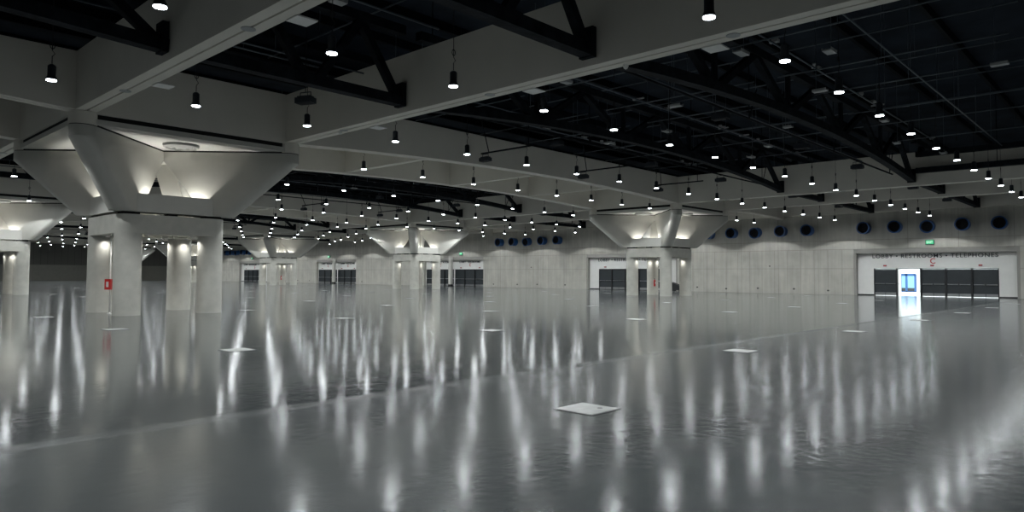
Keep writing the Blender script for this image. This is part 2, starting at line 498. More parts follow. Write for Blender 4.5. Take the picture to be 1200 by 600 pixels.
COLLAB = {(0,1):'large grey four-legged column nearest the camera, flaring to a square lit head',
          (0,2):'four-legged column cut by the left edge of the photo, one lit flaring arm showing',
          (1,1):'flared four-legged column standing before the right-hand part of the side wall',
          (1,2):'middle-distance flared column just left of the photo centre, before the doors',
          (1,3):'smaller distant flared column between the near big one and the centre one',
          (1,4):'tiny far flared column glimpsed between the legs of the nearest column',
          (0,0):'flared column beside the camera, out of the frame on the right',
          (1,0):'flared column outside the right edge, level with the wall doors',
          (0,3):'flared column further left of the frame, second behind the nearest one',
          (0,4):'flared column further left of the frame, third behind the nearest one',
          (0,5):'flared column left of the frame, closest to the far end wall on that side',
          (1,5):'farthest flared column, right in front of the dark far end wall'}
for i, x in enumerate(CX):
    for j, yv in enumerate(CY):
        if j == 0: continue
        if (i, j) in LIT:
            o = copy_tree(col_lit) if used_l else col_lit; used_l = True
        else:
            o = copy_tree(col_dark) if used_d else col_dark; used_d = True
        o.location = (x, yv, 0)
        tag(o, COLLAB[(i, j)], 'column', 'flared concrete columns')

# ------------------------------------------------------------------ girders
def girder(axis, length, camber, name='concrete_girder'):
    """starts at the origin, runs along +axis; soffit has a central groove"""
    prof = lambda zb: [(-GW/2, zb), (-0.03, zb), (-0.03, zb+0.05), (0.03, zb+0.05), (0.03, zb), (GW/2, zb), (GW/2, ZT), (-GW/2, ZT)]
    rings = []
    N = 16 if camber else 1
    for i in range(N + 1):
        u = i / N; zb = ZG + camber * (1 - (2*u - 1)**2); t = u*length
        rings.append([(t, w, z) if axis == 'X' else (w, t, z) for w, z in prof(zb)])
    return MB().loft(rings, True, False).mesh(name, M_beam)
LX = CX[1] - CX[0] - 2*A; LY = 31.26 - 2*A
g_long = girder('X', LX, 0.45); g_yl = girder('Y', LY, 0)
g_west = girder('X', CX[0] - A - XL - 0.01, 0.45)
g_east = girder('X', XW - 0.5 - CX[1] - A, 0.18)
g_y0 = girder('Y', CY[0] + A - YB - 0.01, 0)
g_yend = girder('Y', YF - 0.13 - (CY[-1] + A), 0)
def place(me, x, yv, label, name='concrete_girder', cat='beam', group='pale grey ceiling girders'):
    o = bpy.data.objects.new(name, me); COL.objects.link(o); o.location = (x, yv, 0)
    return tag(o, label, cat, group)
JN = {0:'over the camera', 1:'at the nearest column', 2:'one column row behind', 3:'two column rows behind', 4:'three column rows behind', 5:'at the last column'}
for j, cy in enumerate(CY):
    if j == 0: continue
    for s, side in ((-1, 'camera side'), (1, 'far side')):
        yv = cy + s*(A - GW/2)
        place(g_west, XL + 0.01, yv, 'girder left of the left columns, %s, %s' % (JN[j], side))
        place(g_long, CX[0] + A, yv, 'long bowed girder between column lines, %s, %s' % (JN[j], side))
        place(g_east, CX[1] + A, yv, 'short girder reaching the side wall, %s, %s' % (JN[j], side))
JB = {0:'nearest the camera', 1:'behind the nearest column', 2:'second bay behind', 3:'third bay behind', 4:'last bay'}
DISC = MB()
disc_me = MB().lathe([(0.16, 6.985), (0.16, 7.0)], (0,0,0), 20).mesh('round_plate', M_grey)
for i, cx in enumerate(CX):
    for s, side in ((-1, 'left'), (1, 'right')):
        xv = cx + s*(A - GW/2)
        for j in range(5):
            o = place(g_yl, xv, CY[j] + A, 'straight grooved girder, %s side of %s column line, %s' % (side, ('left', 'right')[i], JB[j]))
            for q in (3.9, 11.6, 19.35):
                d = bpy.data.objects.new('round_plate', disc_me); COL.objects.link(d); d.parent = o; d.location = (0, q, 0)
        place(g_y0, xv, YB + 0.01, 'straight grooved girder, %s side of %s column line, above and behind the camera' % (side, ('left', 'right')[i]))
        place(g_yend, xv, CY[-1] + A, 'end girder on the %s side of the %s column line, meeting the far wall' % (side, ('left', 'right')[i]))
# cross beams of the coffered strips
cb = MB().box(-0.2, 0.2, 0.01, 2*A - 2*GW - 0.01, 7.38, ZT).mesh('cross_beam', M_beam)
cb_e = MB().box(-0.2, 0.2, 0.01, 2*A - 2*GW - 0.01, 7.2, ZT).mesh('cross_beam', M_beam)
for j, cy in enumerate(CY):
    if j == 0: continue
    for k in range(3):
        place(cb, CX[0] + A + LX*(k+1)/4 - (0.35 if k == 0 else 0.2), cy - A + GW, 'short cross beam, %s, %s of three from left' % (JN[j], nth(k)), 'cross_beam', 'beam', 'short coffer cross beams')
        place(cb, CX[0] - A - LX*(k+1)/4, cy - A + GW, 'short cross beam left of the left columns, %s, %s along' % (JN[j], nth(k)), 'cross_beam', 'beam', 'short coffer cross beams')
    place(cb_e, CX[1] + A + 5.6, cy - A + GW, 'short cross beam near the side wall, %s' % JN[j], 'cross_beam', 'beam', 'short coffer cross beams')
    # black lids over the coffers
    o = MB().box(CX[0] + A + 0.02, CX[1] - A - 0.02, cy - A + GW + 0.01, cy + A - GW - 0.01, ZT + 0.01, ZT + 0.05).build('trim_%d' % (3 + j), M_beam)
    tag(o, kind='structure')
    o = MB().box(CX[1] + A + 0.02, XW - 0.52, cy - A + GW + 0.01, cy + A - GW - 0.01, ZT + 0.01, ZT + 0.05).build('trim_%d' % (12 + j), M_beam)
    tag(o, kind='structure')

# ------------------------------------------------------------------ trusses
def truss(length, rise, panels, name='steel_truss'):
    root = empty(name)
    zb = lambda u: 7.36 + rise*(1 - (2*u-1)**2)
    N = 12 if rise else 1
    m = MB()
    for i in range(N):
        a, b = i/N, (i+1)/N
        m.bar((a*length, 0, zb(a)), (b*length, 0, zb(b)), 0.36, 0.32)
    m.build('bottom_chord', M_steel, root)
    MB().bar((0, 0, 9.75), (length, 0, 9.75), 0.3, 0.3).build('top_chord', M_steel, root)
    MB().bar((0.10, 0, 7.17), (0.10, 0, 7.95), 0.44, 0.16).build('end_bracket', M_steel, root)
    MB().bar((length-0.10, 0, 7.17), (length-0.10, 0, 7.95), 0.44, 0.16).build('end_bracket', M_steel, root)
    for i in range(panels):
        u0, u1 = i/panels, (i+1)/panels
        um = (u0+u1)/2
        w = MB().bar((u0*length + 0.25, 0, zb(u0) + 0.1), (um*length, 0, 9.65), 0.24, 0.24); w.build('web_brace', M_steel, root)
        w = MB().bar((um*length, 0, 9.65), (u1*length - 0.25, 0, zb(u1) + 0.1), 0.24, 0.24); w.build('web_brace', M_steel, root)
        if i and panels > 2: MB().bar((u0*length, 0, zb(u0)), (u0*length, 0, 9.6), 0.16, 0.16).build('web_post', M_steel, root)
    return root
TL = [cy + A + d for cy in CY[:-1] for d in (7.64, 15.39)]
t_strip = truss(2*A - 2*GW - 0.03, 0, 2)
t_long = truss(LX - 0.03, 0.75, 5)
t_east = truss(XW - 0.55 - CX[1] - A, 0.0, 2)
t_west = truss(CX[0] - A - XL - 0.03, 0.4, 5)
firsts = set()
def put(proto, x, yv, label):
    if proto.name in firsts: o = copy_tree(proto)
    else: o = proto; firsts.add(proto.name)
    o.location = (x + 0.015, yv, 0); tag(o, label, 'truss', 'black steel roof trusses')
for n_, yv in enumerate(TL):
    w = '%s line back' % nth(n_)
    put(t_west, XL, yv, 'long black truss left of the left columns, ' + w)
    put(t_strip, CX[0] - A + GW, yv, 'short black truss inside the left girder pair, ' + w)
    put(t_long, CX[0] + A, yv, 'long black truss between the column lines, ' + w)
    put(t_strip, CX[1] - A + GW, yv, 'short black truss inside the right girder pair, ' + w)
    put(t_east, CX[1] + A, yv, 'black truss next to the side wall, ' + w)

# ------------------------------------------------------------------ doors, signs
dn = 0
def door_pair(x, yc, w, h, open_=False, labelled=True):
    """pair of leaves in one frame; left (higher y) and right"""
    global dn
    dn += 1
    root = empty('door_%d' % dn, (x, yc, 0)); tag(root, kind='structure')
    fr = MB(); t = 0.06
    fr.box(-0.08, 0.10, -w/2, -w/2+t, 0, h); fr.box(-0.08, 0.10, w/2-t, w/2, 0, h); fr.box(-0.08, 0.10, -w/2+t, w/2-t, h-0.09, h)
    fr.build('door_frame', M_frame, root)
    lw = (w - 2*t)/2 - 0.01
    for s in (1, -1):
        y0 = s*(-0.004 if s > 0 else 0.004) if False else 0.0; y1 = s*(lw + 0.01)
        a, b = min(y0, y1), max(y0, y1)
        if open_:
            yh = s*(w/2 - t)
            leaf = MB().box(0.06, 0.06 + lw, yh - 0.025, yh + 0.025, 0.02, h-0.1).build('door_leaf', M_white, root)
            MB().box(0.12, lw, yh - s*0.03 - 0.02, yh - s*0.03 + 0.02, 0.98, 1.05).build('push_bar', M_metal, leaf)
            continue
        leaf = MB().box(-0.02, 0.03, a, b, 0.02, h - 0.1).build('door_leaf', M_door, root)
        pb = MB().box(-0.10, -0.06, a + 0.05, b - 0.05, 1.0, 1.06)
        pb.box(-0.10, -0.02, a + 0.05, a + 0.13, 0.99, 1.07); pb.box(-0.10, -0.02, b - 0.13, b - 0.05, 0.99, 1.07)
        pb.build('push_bar', M_metal, leaf)
        MB().box(-0.035, -0.02, a + 0.02, b - 0.02, 0.03, 0.28).build('kick_plate', M_metal, leaf)
    return root
tn = 20
def trimbox(m, material, label=None):
    global tn
    tn += 1
    o = m.build('trim_%d' % tn, material); tag(o, label, kind='structure'); return o
def sign(x, yc, z, body, w, h, material, label, cat='sign', name='wall_lettering'):
    o = text_mesh(name, body, w, h, 0.03, material)
    o.location = (x, yc, z); o.rotation_euler = WALLROT
    return tag(o, label, cat)
def small_box(x, yc, z, label):
    o = MB().box(-0.08, 0, -0.13, 0.13, -0.06, 0.06).build('alarm_box', M_maroon)
    MB().box(-0.085, -0.08, -0.09, 0.09, -0.035, 0.035).build('alarm_face', M_red, o)
    o.location = (x, yc, z); tag(o, label, 'alarm', 'small maroon boxes over the doors')
REC = 0.42; HZ = 2.38
def portal(idx, a, b, kind):
    x = XW + REC
    hd = MB()                                                  # header and jambs; shade of the recess painted in as darker concrete
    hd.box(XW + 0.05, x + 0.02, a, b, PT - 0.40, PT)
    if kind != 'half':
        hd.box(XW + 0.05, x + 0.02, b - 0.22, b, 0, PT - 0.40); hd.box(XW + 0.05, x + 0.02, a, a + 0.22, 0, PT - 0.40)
    trimbox(hd, mat('shaded_header_concrete', (0.27, 0.265, 0.245), 0.75, var=0.05), 'grey concrete header of a door recess in the side wall')
    c = (a + b)/2
    if kind == 'half':
        groups = [(a, c - 0.0), (c, b)]
    else:
        groups = [(a + 0.22, b - 0.22)]
    for g0, g1 in groups:
        if kind == 'half': d0, d1, n = g0 + 0.12, g1 - 0.12, 3
        else: d0, d1, n = c - 4.62, c + 4.52, 5
        p = MB(); p.box(x, x + 0.18, g0, g1, HZ, PT - 0.40)
        if d0 > g0: p.box(x, x + 0.18, g0, d0, 0, HZ)
        if d1 < g1: p.box(x, x + 0.18, d1, g1, 0, HZ)
        trimbox(p, M_white, 'white panelled surround over the doors')
        if kind != 'half':
            bb = MB(); bb.box(x - 0.02, x, g0, d0, 0, 0.10); bb.box(x - 0.02, x, d1, g1, 0, 0.10)
            trimbox(bb, M_frame)
        w = (d1 - d0)/n
        for k in range(n):
            yc = d1 - w*(k + 0.5)
            op = (idx == 0 and k == 1)
            door_pair(x + 0.08, yc, w - 0.02, HZ - 0.01, op)
            if k:
                trimbox(MB().box(x - 0.06, x + 0.1, d1 - w*k - 0.06, d1 - w*k + 0.06, 0, HZ), M_frame)
PN = ['on the right, with one door standing open', 'behind the right-hand column', 'right of the centre column', 'left of the centre column', 'at the far left end of the side wall']
for i, (a, b) in enumerate(PORT):
    c = (a + b)/2; x = XW + REC
    kind = 'half' if i in (2, 3) else 'full'
    portal(i, a, b, kind)
    if kind == 'full':
        sign(x - 0.02, c, 3.42, 'LOBBY \u2022 RESTROOMS \u2022 TELEPHONES', 9.2, 0.34, M_letter, 'dark LOBBY RESTROOMS TELEPHONES lettering, doors ' + PN[i])
        sign(x - 0.02, c - 0.05, 2.98, 'C', 0.38, 0.46, M_redletter, 'red letter C over the doors ' + PN[i])
        for q, (yy, nm) in enumerate(((c + 3.6, 'left'), (c, 'middle'), (c - 3.4, 'right'))):
            small_box(x, yy, 2.60, 'small maroon box, %s over the doors %s' % (nm, PN[i]))
    else:
        for s, nm in ((1, 'left'), (-1, 'right')):
            h = (b - a)/2; cc = c + s*h/2
            sign(x - 0.02, cc, 3.40, 'LOBBY \u2022 RESTROOMS', h*0.66, 0.28, M_letter, 'faint dark lettering, %s half of the doors %s' % (nm, PN[i]))
            sign(x - 0.02, cc - 0.1, 2.98, 'C', 0.34, 0.40, M_redletter, 'red letter C, %s half of the doors %s' % (nm, PN[i]))
            for t_, n2 in ((1.75, 'left'), (-2.0, 'right')):
                small_box(x, cc + t_, 2.58, 'maroon box, %s of the %s half, doors %s' % (n2, nm, PN[i]))
        p = MB().box(XW - 0.55, XW - 0.1, c - 0.22, c + 0.22, 0, 4.25).build('partition_post', M_soffit)
        MB().box(XW - 0.57, XW - 0.08, c - 0.24, c + 0.24, 0, 0.25).build('base_guard', M_frame, p)
        tag(p, 'pale square post splitting the doors ' + PN[i], 'post')
# green exit signs
for yc, z, l in ((14.09, 4.52, 'on the right'), (71.53, 4.53, 'right of the centre column'), (105.14, 4.58, 'left of the centre column'), (133.1, 4.63, 'at the far left of the side wall')):
    o = MB().box(XW - 0.14, XW - 0.001, yc - 0.32, yc + 0.32, z - 0.20, z + 0.20).build('exit_sign', M_exitbox)
    MB().box(XW - 0.15, XW - 0.141, yc - 0.29, yc + 0.29, z - 0.15, z + 0.18).build('sign_face', M_green, o)
    t = text_mesh('exit_letters', 'EXIT', 0.44, 0.19, 0.01, mat('white_letters', (0.8, 0.85, 0.8), 0.5, emit=(0.8, 1, 0.85), estr=0.5), o)
    t.location = (XW - 0.157, yc, z + 0.02); t.rotation_euler = WALLROT
    tag(o, 'green lit EXIT sign above the doors ' + l, 'exit sign')

# lobby seen through the open door
lob = MB()
LX0, LX1, LY0, LY1 = XW + RW, 84.0, 6.0, 30.0
lob.box(LX0, LX1, LY0, LY1, -0.2, 0.0); lob.box(LX0, LX1, LY0, LY1, 4.6, 4.8)
lob.box(LX1, LX1 + 0.3, LY0, LY1, 0, 4.6); lob.box(LX0, LX1, LY0 - 0.3, LY0, 0, 4.6); lob.box(LX0, LX1, LY1, LY1 + 0.3, 0, 4.6)
o = lob.build('wall_lobby', M_lobby); tag(o, 'bright white lobby seen through the open door', kind='structure')
la = bpy.data.lights.new('lobby_ceiling_light', 'AREA'); la.energy = LOBBY_W; la.shape = 'RECTANGLE'; la.size = 15; la.size_y = 20; la.color = (0.93, 1.0, 1.0)
lo = bpy.data.objects.new('lobby_ceiling_light', la); COL.objects.link(lo); lo.location = ((LX0 + LX1)/2, 18, 4.55)
tag(lo, kind='structure')
root = empty('glass_entrance', (LX1 - 0.05, 0, 0)); tag(root, 'blue-framed glass entrance at the back of the bright lobby', 'entrance')
def ypx(px, X):
    lo_, hi_ = 0.0, 60.0
    for _ in range(50):
        mid_ = (lo_ + hi_)/2
        if proj((X, mid_, 1.5))[0] > px: lo_ = mid_
        else: hi_ = mid_
    return lo_
ya, yb, yc_ = ypx(1073, LX1), ypx(1062.5, LX1), ypx(1055.5, LX1)
f = MB()
for yy in (ya, yb, yc_): f.box(-0.1, 0.02, yy - 0.10, yy + 0.10, 0, 1.95)
f.box(-0.1, 0.02, ya, yc_, 1.75, 2.0); f.box(-0.1, 0.02, ya, yc_, 0, 0.1)
f.build('entrance_frame', M_lobbyblue, root)
for p0, p1 in ((ya + 0.10, yb - 0.10), (yb + 0.10, yc_ - 0.10)):
    g = MB().box(-0.04, -0.02, p0, p1, 0.45, 1.75).build('glass_leaf', M_glass, root)
    MB().box(-0.06, 0, p0, p1, 0.1, 0.45).build('kick_panel', M_frame, g)
# black cart before the doors behind the right-hand column
ct = empty('equipment_cart', (65.2, 37.3, 0)); tag(ct, 'low black slope-topped equipment cart by the side wall', 'cart')
b_ = MB(); b_.add([(-0.35,-0.55,0.12),(0.35,-0.55,0.12),(0.35,0.55,0.12),(-0.35,0.55,0.12),(-0.35,-0.45,0.62),(0.35,-0.45,0.62),(0.35,0.55,0.95),(-0.35,0.55,0.95)],
                  [(0,3,2,1),(4,5,6,7),(0,1,5,4),(1,2,6,5),(2,3,7,6),(3,0,4,7)])
b_.build('cart_body', M_frame, ct)
for sx in (-1, 1):
    for sy in (-1, 1):
        MB().lathe([(0.06, -0.02), (0.06, 0.02)], (sx*0.28, sy*0.45, 0.06), 14, 'X').build('caster', M_rubber, ct)
MB().tube([(-0.3, 0.5, 0.95), (-0.3, 0.68, 1.05), (0.3, 0.68, 1.05), (0.3, 0.5, 0.95)], 0.02).build('cart_handle', M_metal, ct)

# small wall outlets low on the concrete
wo = MB().box(-0.05, 0, -0.09, 0.09, -0.07, 0.07).mesh('wall_outlet', M_exitbox)
OUT = [(22.3, .35), (25.4, .45), (28.9, .45), (32.2, .35), (35.4, .45), (53.0, .45), (57.5, .45), (60.9, .40), (65.2, .38), (82.5, .4), (95.4, .4), (111.5, .4), (115.5, .4)]
for i, (yv, z) in enumerate(OUT):
    o = bpy.data.objects.new('wall_outlet', wo); COL.objects.link(o); o.location = (XW, yv, z)
    tag(o, 'tiny dark outlet low on the side wall, %s from the right' % nth(i), 'outlet', 'low wall outlets')
for yv, z, l in ((27.7, 2.6, 'right of the right-hand column'), (58.5, 2.6, 'under the left group of ducts')):
    o = bpy.data.objects.new('wall_sensor', wo); COL.objects.link(o); o.location = (XW, yv, z); o.scale = (1, 0.7, 0.8)
    tag(o, 'tiny dark wall sensor at mid height ' + l, 'sensor')

# ------------------------------------------------------------------ blue air ducts
def duct(tilt=0):
    root = empty('air_duct')
    L = 0.72; r = 0.50
    m = MB(); n = 28
    def ring(rad, x): return [(x, rad*math.cos(2*PI*k/n), rad*math.sin(2*PI*k/n)) for k in range(n)]
    m.loft([ring(r, -0.004), ring(r, -L), ring(r+0.035, -L-0.01), ring(r+0.035, -L-0.06), ring(r-0.05, -L-0.06), ring(r-0.06, -0.004)], False)
    m.build('duct_sleeve', M_blue, root)
    MB().loft([ring(r-0.055, -0.30), ring(r-0.055, -0.28)], True).build('duct_lining', M_ductin, root)
    g = MB()
    g.loft([ring(r-0.051, -L-0.02), ring(r-0.058, -0.32)], False)
    g.build('inner_liner', M_ductin, root)
    return root
d0 = duct(); first = True
GN = {14.14: 'above the doors on the right', 28.9: 'on bare wall right of right-hand column', 58.85: 'on bare wall left of right-hand column', 139.0: 'at the far left beside the nearest column'}
for gc, gl in GN.items():
    for k in range(-2, 3):
        if gc > 100 and k not in (1, 2): pass
        o = d0 if first else copy_tree(d0); first = False
        o.location = (XW, gc - k*2.47, 5.90)
        if k == 0: o.rotation_euler.y = -0.13; o.location.x = XW - 0.07
        tag(o, 'blue duct, %s from left, %s' % (nth(k + 2), gl), 'duct', 'round blue wall ducts')

# ------------------------------------------------------------------ fire cabinets
def fire_post(x, yv, label, post=True):
    r = empty('fire_alarm_post', (x, yv, 0))
    MB().tube([(0,0,0), (0,0,3.1)], 0.025, 10).build('conduit', M_white, r)
    MB().lathe([(0.07,0),(0.07,0.02),(0.03,0.05)], (0,0,0), 12).build('base_plate', M_white, r)
    bx = MB().box(-0.20, -0.03, -0.11, 0.11, 0.95, 1.36).build('red_cabinet', M_red, r)
    MB().box(-0.205, -0.20, -0.045, 0.045, 1.05, 1.26).build('cabinet_window', M_white, bx)
    r.rotation_euler.z = math.radians(45)
    tag(r, label, 'fire alarm')
fire_post(9.10, 29.97, 'thin white conduit with red fire box between the legs of the nearest column')
for (cx, cy, l) in ((CX[1], CY[1], 'right-hand column'), (CX[1], CY[2], 'centre column'), (CX[1], CY[3], 'distant small column')):
    r = empty('fire_extinguisher', (cx + LS - 0.40, cy + LS - 0.40, 0))
    c_ = MB().lathe([(0.02,0.72),(0.075,0.74),(0.08,0.80),(0.08,1.18),(0.05,1.26),(0.025,1.28),(0.025,1.33)], (-0.10,-0.10,0), 16).build('cylinder_body', M_red, r)
    MB().box(-0.15, -0.05, -0.12, -0.08, 1.33, 1.38).build('valve_handle', M_frame, c_)
    MB().box(-0.16, -0.04, -0.195, -0.18, 0.95, 1.08).build('body_label', M_white, c_)
    MB().tube([(-0.1,-0.12,1.34),(-0.22,-0.16,1.25),(-0.22,-0.16,0.95)], 0.014, 8).build('hose', M_rubber, c_)
    tag(r, 'small red extinguisher on the rear leg of the %s' % l, 'extinguisher')

# ------------------------------------------------------------------ floor plates
pp = MB().box(-0.29, 0.29, -0.29, 0.29, 0, 0.006)
pp_me = pp.mesh('rim_frame', M_plate_rim)
lid_me = MB().box(-0.265, 0.265, -0.265, 0.265, 0.006, 0.010).mesh('cover_lid', M_plate)
hole_me = MB().lathe([(0.035, 0.010), (0.035, 0.0115)], (0.12, -0.10, 0), 12).mesh('key_hole', M_plate_rim)
pl = []
for a in range(9):
    for b in range(14):
        x = 6.75 + 7.53*a; yv = 6.64 + 7.53*b
        if a == 0 and b == 0: yv = 5.07
        if any(abs(x - cx) < 2.4 and abs(yv - cy) < 2.4 for cx in CX for cy in CY): continue
        if x > XW - 0.5 or not in_frame((x, yv, 0)): continue
        pl.append((x, yv, a, b))
def mk_plate():
    r = empty('floor_box_cover')
    for me in (pp_me, lid_me, hole_me):
        o = bpy.data.objects.new(me.name, me); COL.objects.link(o); o.parent = r
    return r
p0 = mk_plate(); first = True
for (x, yv, a, b) in pl:
    o = p0 if first else copy_tree(p0); first = False
    o.location = (x, yv, 0)
    if b == 0 and a == 0: l = 'large square steel cover plate in the floor, closest to the camera'
    else: l = 'small square floor cover, %s going right in the %s line back' % (nth(a), nth(b))
    tag(o, l, 'floor cover', 'square steel floor covers')

# ------------------------------------------------------------------ ceiling pipes
def pipe(a, b, r, label):
    o = MB().tube([a, b], r, 6).build('sprinkler_pipe', M_pipe)
    L_ = (Vector(b) - Vector(a)).length; q_ = max(1, round(L_/7.5))
    for t_ in range(q_):
        p_ = Vector(a).lerp(Vector(b), (t_ + 0.5)/q_)
        MB().bar(p_ + Vector((0, 0, 0.02)), (p_.x, p_.y, 11.6), 0.02, 0.02).build('pipe_hanger', M_pipe, o)
    tag(o, label, 'pipe', 'thin pipes under the black roof'); return o

LROW = [6.15 + 7.19*m for m in range(-3, 21)]
LROW = [v + (0.5 if any(0 <= v - t < 0.45 for t in TL) else (-0.5 if any(0 < t - v < 0.45 for t in TL) else 0)) for v in LROW]
LCOL = [4.75 + 3.62*k for k in range(-6, 17)]
def in_strip(v, cs): return any(abs(v - c) < A + 0.05 for c in cs)
n_ = 0
for yv in LROW:
    if yv < -10 or in_strip(yv, CY): continue
    for xa, xb, l in ((XL + 0.5, CX[0] - A - 0.1, 'left of the left column line'), (CX[0] - A + GW + 0.1, CX[0] + A - GW - 0.1, 'inside the left girder pair'),
                      (CX[0] + A + 0.1, CX[1] - A - 0.1, 'between the column lines'), (CX[1] - A + GW + 0.1, CX[1] + A - GW - 0.1, 'inside the right girder pair'), (CX[1] + A + 0.1, XW - 0.7, 'near the side wall')):
        pipe((xa, yv, 8.72), (xb, yv, 8.72), 0.03, 'thin pipe over the %s lamp row, %s' % (nth(n_), l))
    n_ += 1
for j in range(0, 2):
    y0 = CY[j] + A + 0.1; y1 = CY[j+1] - A - 0.1
    for k, x in enumerate([9.6, 13.4] + [18.2 + 4.1*q for q in range(7)]):
        pipe((x, y0, 10.25), (x, y1, 10.25), 0.028, 'thin sprinkler pipe across the bay %s, %s along' % (JB[j], nth(k)))

for q, (yv, xa, xb) in enumerate(((2.6, 15.4, 45.0), (9.2, 15.1, 45.0), (16.6, 15.1, 45.6), (23.6, 15.1, 45.6), (38.6, 15.1, 45.6), (46.0, 15.1, 45.6), (52.9, 15.1, 45.6), (16.4, 7.6, 14.1), (22.8, 7.6, 14.1), (9.4, 7.6, 14.1))):
    pipe((xa, yv, 9.3), (xb, yv, 9.3), 0.035, 'bluish grey pipe between lamp rows under the roof, %s of its kind' % nth(q))
for q, x in enumerate((17.0, 20.9, 25.2, 28.6, 33.1, 36.4, 41.4)):
    for k, (y0, y1) in enumerate(((3.2, 10.2), (11.1, 17.9), (18.9, 25.9))):
        pipe((x, y0, 8.95), (x, y1, 8.95), 0.028, 'thin cross pipe in the %s gap between trusses, %s from the left' % (('near', 'middle', 'far')[k], nth(q)))
for z_, h_, l in ((7.78, 0.30, 'lower'), (8.72, 0.28, 'upper')):
    o = MB().box(45.15, 45.50, -9.0, 10.3, z_ - h_/2, z_ + h_/2).build('black_air_duct', M_steel)
    for yy_ in (-6, 0, 6.4):
        MB().bar((45.32, yy_, z_ + h_/2), (45.32, yy_, 11.6), 0.03, 0.03).build('duct_hanger', M_steel, o)
    tag(o, '%s long black air duct running before the right-hand girder toward the camera' % l, 'duct')
SHAPES = []
for w_, d_, h_ in ((0.30, 0.16, 0.10), (0.16, 0.16, 0.12), (0.55, 0.10, 0.05)):
    m = MB().box(-w_/2, w_/2, -d_/2, d_/2, 0, h_); m.box(-w_/2 + 0.02, w_/2 - 0.02, -d_/2 - 0.015, -d_/2, 0.01, h_ - 0.01)
    SHAPES.append(m.mesh('junction_box', M_grey))
jr = random.Random(3)
for q in range(42):
    x = jr.uniform(15.6, 44.5); lane = jr.choice((2.6, 9.2, 16.6, 23.6))
    o = bpy.data.objects.new('junction_box', SHAPES[q % 3]); COL.objects.link(o)
    o.location = (x, lane, 9.33); o.rotation_euler.z = jr.choice((0, 0.0, PI/2, 0.4))
    tag(o, 'small pale junction box up on a roof pipe', 'junction box', 'pale junction boxes in the dark roof')

# ------------------------------------------------------------------ hanging rails with black floodlights
def flood():
    r = empty('black_floodlight')
    m = MB().box(-0.16, 0.16, -0.30, 0.30, -0.10, 0.08); m.box(-0.12, 0.12, -0.24, 0.24, 0.08, 0.13)
    m.build('flood_body', M_lampbody, r)
    MB().box(-0.13, 0.13, -0.26, 0.26, -0.115, -0.10).build('flood_glass', M_ductin, r)
    MB().tube([(0,-0.2,0.1), (0,-0.2,0.26), (0,0.2,0.26), (0,0.2,0.1)], 0.018, 6).build('yoke', M_lampbody, r)
    return r
fl0 = flood(); ffirst = True
def put_flood(x, yv, z, label, rz=0):
    global ffirst
    o = fl0 if ffirst else copy_tree(fl0); ffirst = False
    o.location = (x, yv, z); o.rotation_euler.z = rz
    tag(o, label, 'floodlight', 'black floodlights on hanging rails')
BAYN = ['nearest bay', 'bay behind the nearest column', 'second bay back', 'third bay back']
for j in range(0, 4):
    yb = CY[j] + A
    for q, (dy, nm) in enumerate(((8.6, 'nearer'), (16.3, 'farther'))):
        yv = yb + dy
        for (xa, xb, nn) in ((CX[0] + A + 0.8, CX[1] - A - 0.3, 'between the column lines'), (CX[1] - A + GW + 0.3, CX[1] + A - GW - 0.3, 'in the right girder pair'), (CX[1] + A + 0.4, XW - 1.2, 'near the side wall')):
            r = empty('hanging_rail', (xa, yv, 7.72)); L = xb - xa
            MB().bar((0,0,0), (L,0,0), 0.07, 0.07).build('rail', M_steel, r)
            nh = max(2, int(L/7.7) + 1)
            for h in range(nh):
                x = 0.6 + (L - 1.2)*h/(nh - 1)
                MB().bar((x, 0, 0), (x, 0, 3.88), 0.03, 0.03).build('hanger_rod', M_steel, r)
                MB().bar((x, 0, 0), (x + 0.7, 0, 1.3), 0.035, 0.035).build('brace_rod', M_steel, r)
            tag(r, '%s black hanging rail, %s, %s' % (nm, BAYN[j], nn), 'rail', 'black hanging rails')
            for h in range(1, nh):
                put_flood(xa + L*h/nh + 0.3*h, yv, 7.40, 'floodlight, %s rail, %s, %s, %s along' % (nm, BAYN[j], nn, nth(h - 1)))
    for k, x in enumerate((24.4, 32.5, 40.8)):
        r = empty('rail_arm', (x, yb + 18.4, 7.72))
        MB().bar((0,0,0), (0,3.6,0), 0.07, 0.07).build('arm_bar', M_steel, r)
        MB().bar((0.05,3.1,0.0), (-1.0,2.6,1.5), 0.04, 0.04).build('brace_rod', M_steel, r)
        MB().bar((0, 0.4, 0), (0, 0.4, 3.88), 0.03, 0.03).build('hanger_rod', M_steel, r)
        tag(r, 'black braced rail arm, %s, %s from the left' % (BAYN[j], nth(k)), 'rail', 'black rail arms')
        put_flood(x, yb + 18.4 + 3.3, 7.40, 'floodlight ending the %s hanging arm, %s' % (nth(k), BAYN[j]))
put_flood(11.55, 19.9, 7.15, 'black floodlight hung close before the fascia of the nearest column', 0.4)
o = [c for c in bpy.data.objects if c.name.startswith('black_floodlight') and abs(c.location.z - 7.15) < 1e-4][0]
MB().bar((0, 0, 0.26), (0, 0, 4.45), 0.02, 0.02).build('drop_rod', M_rubber, o)

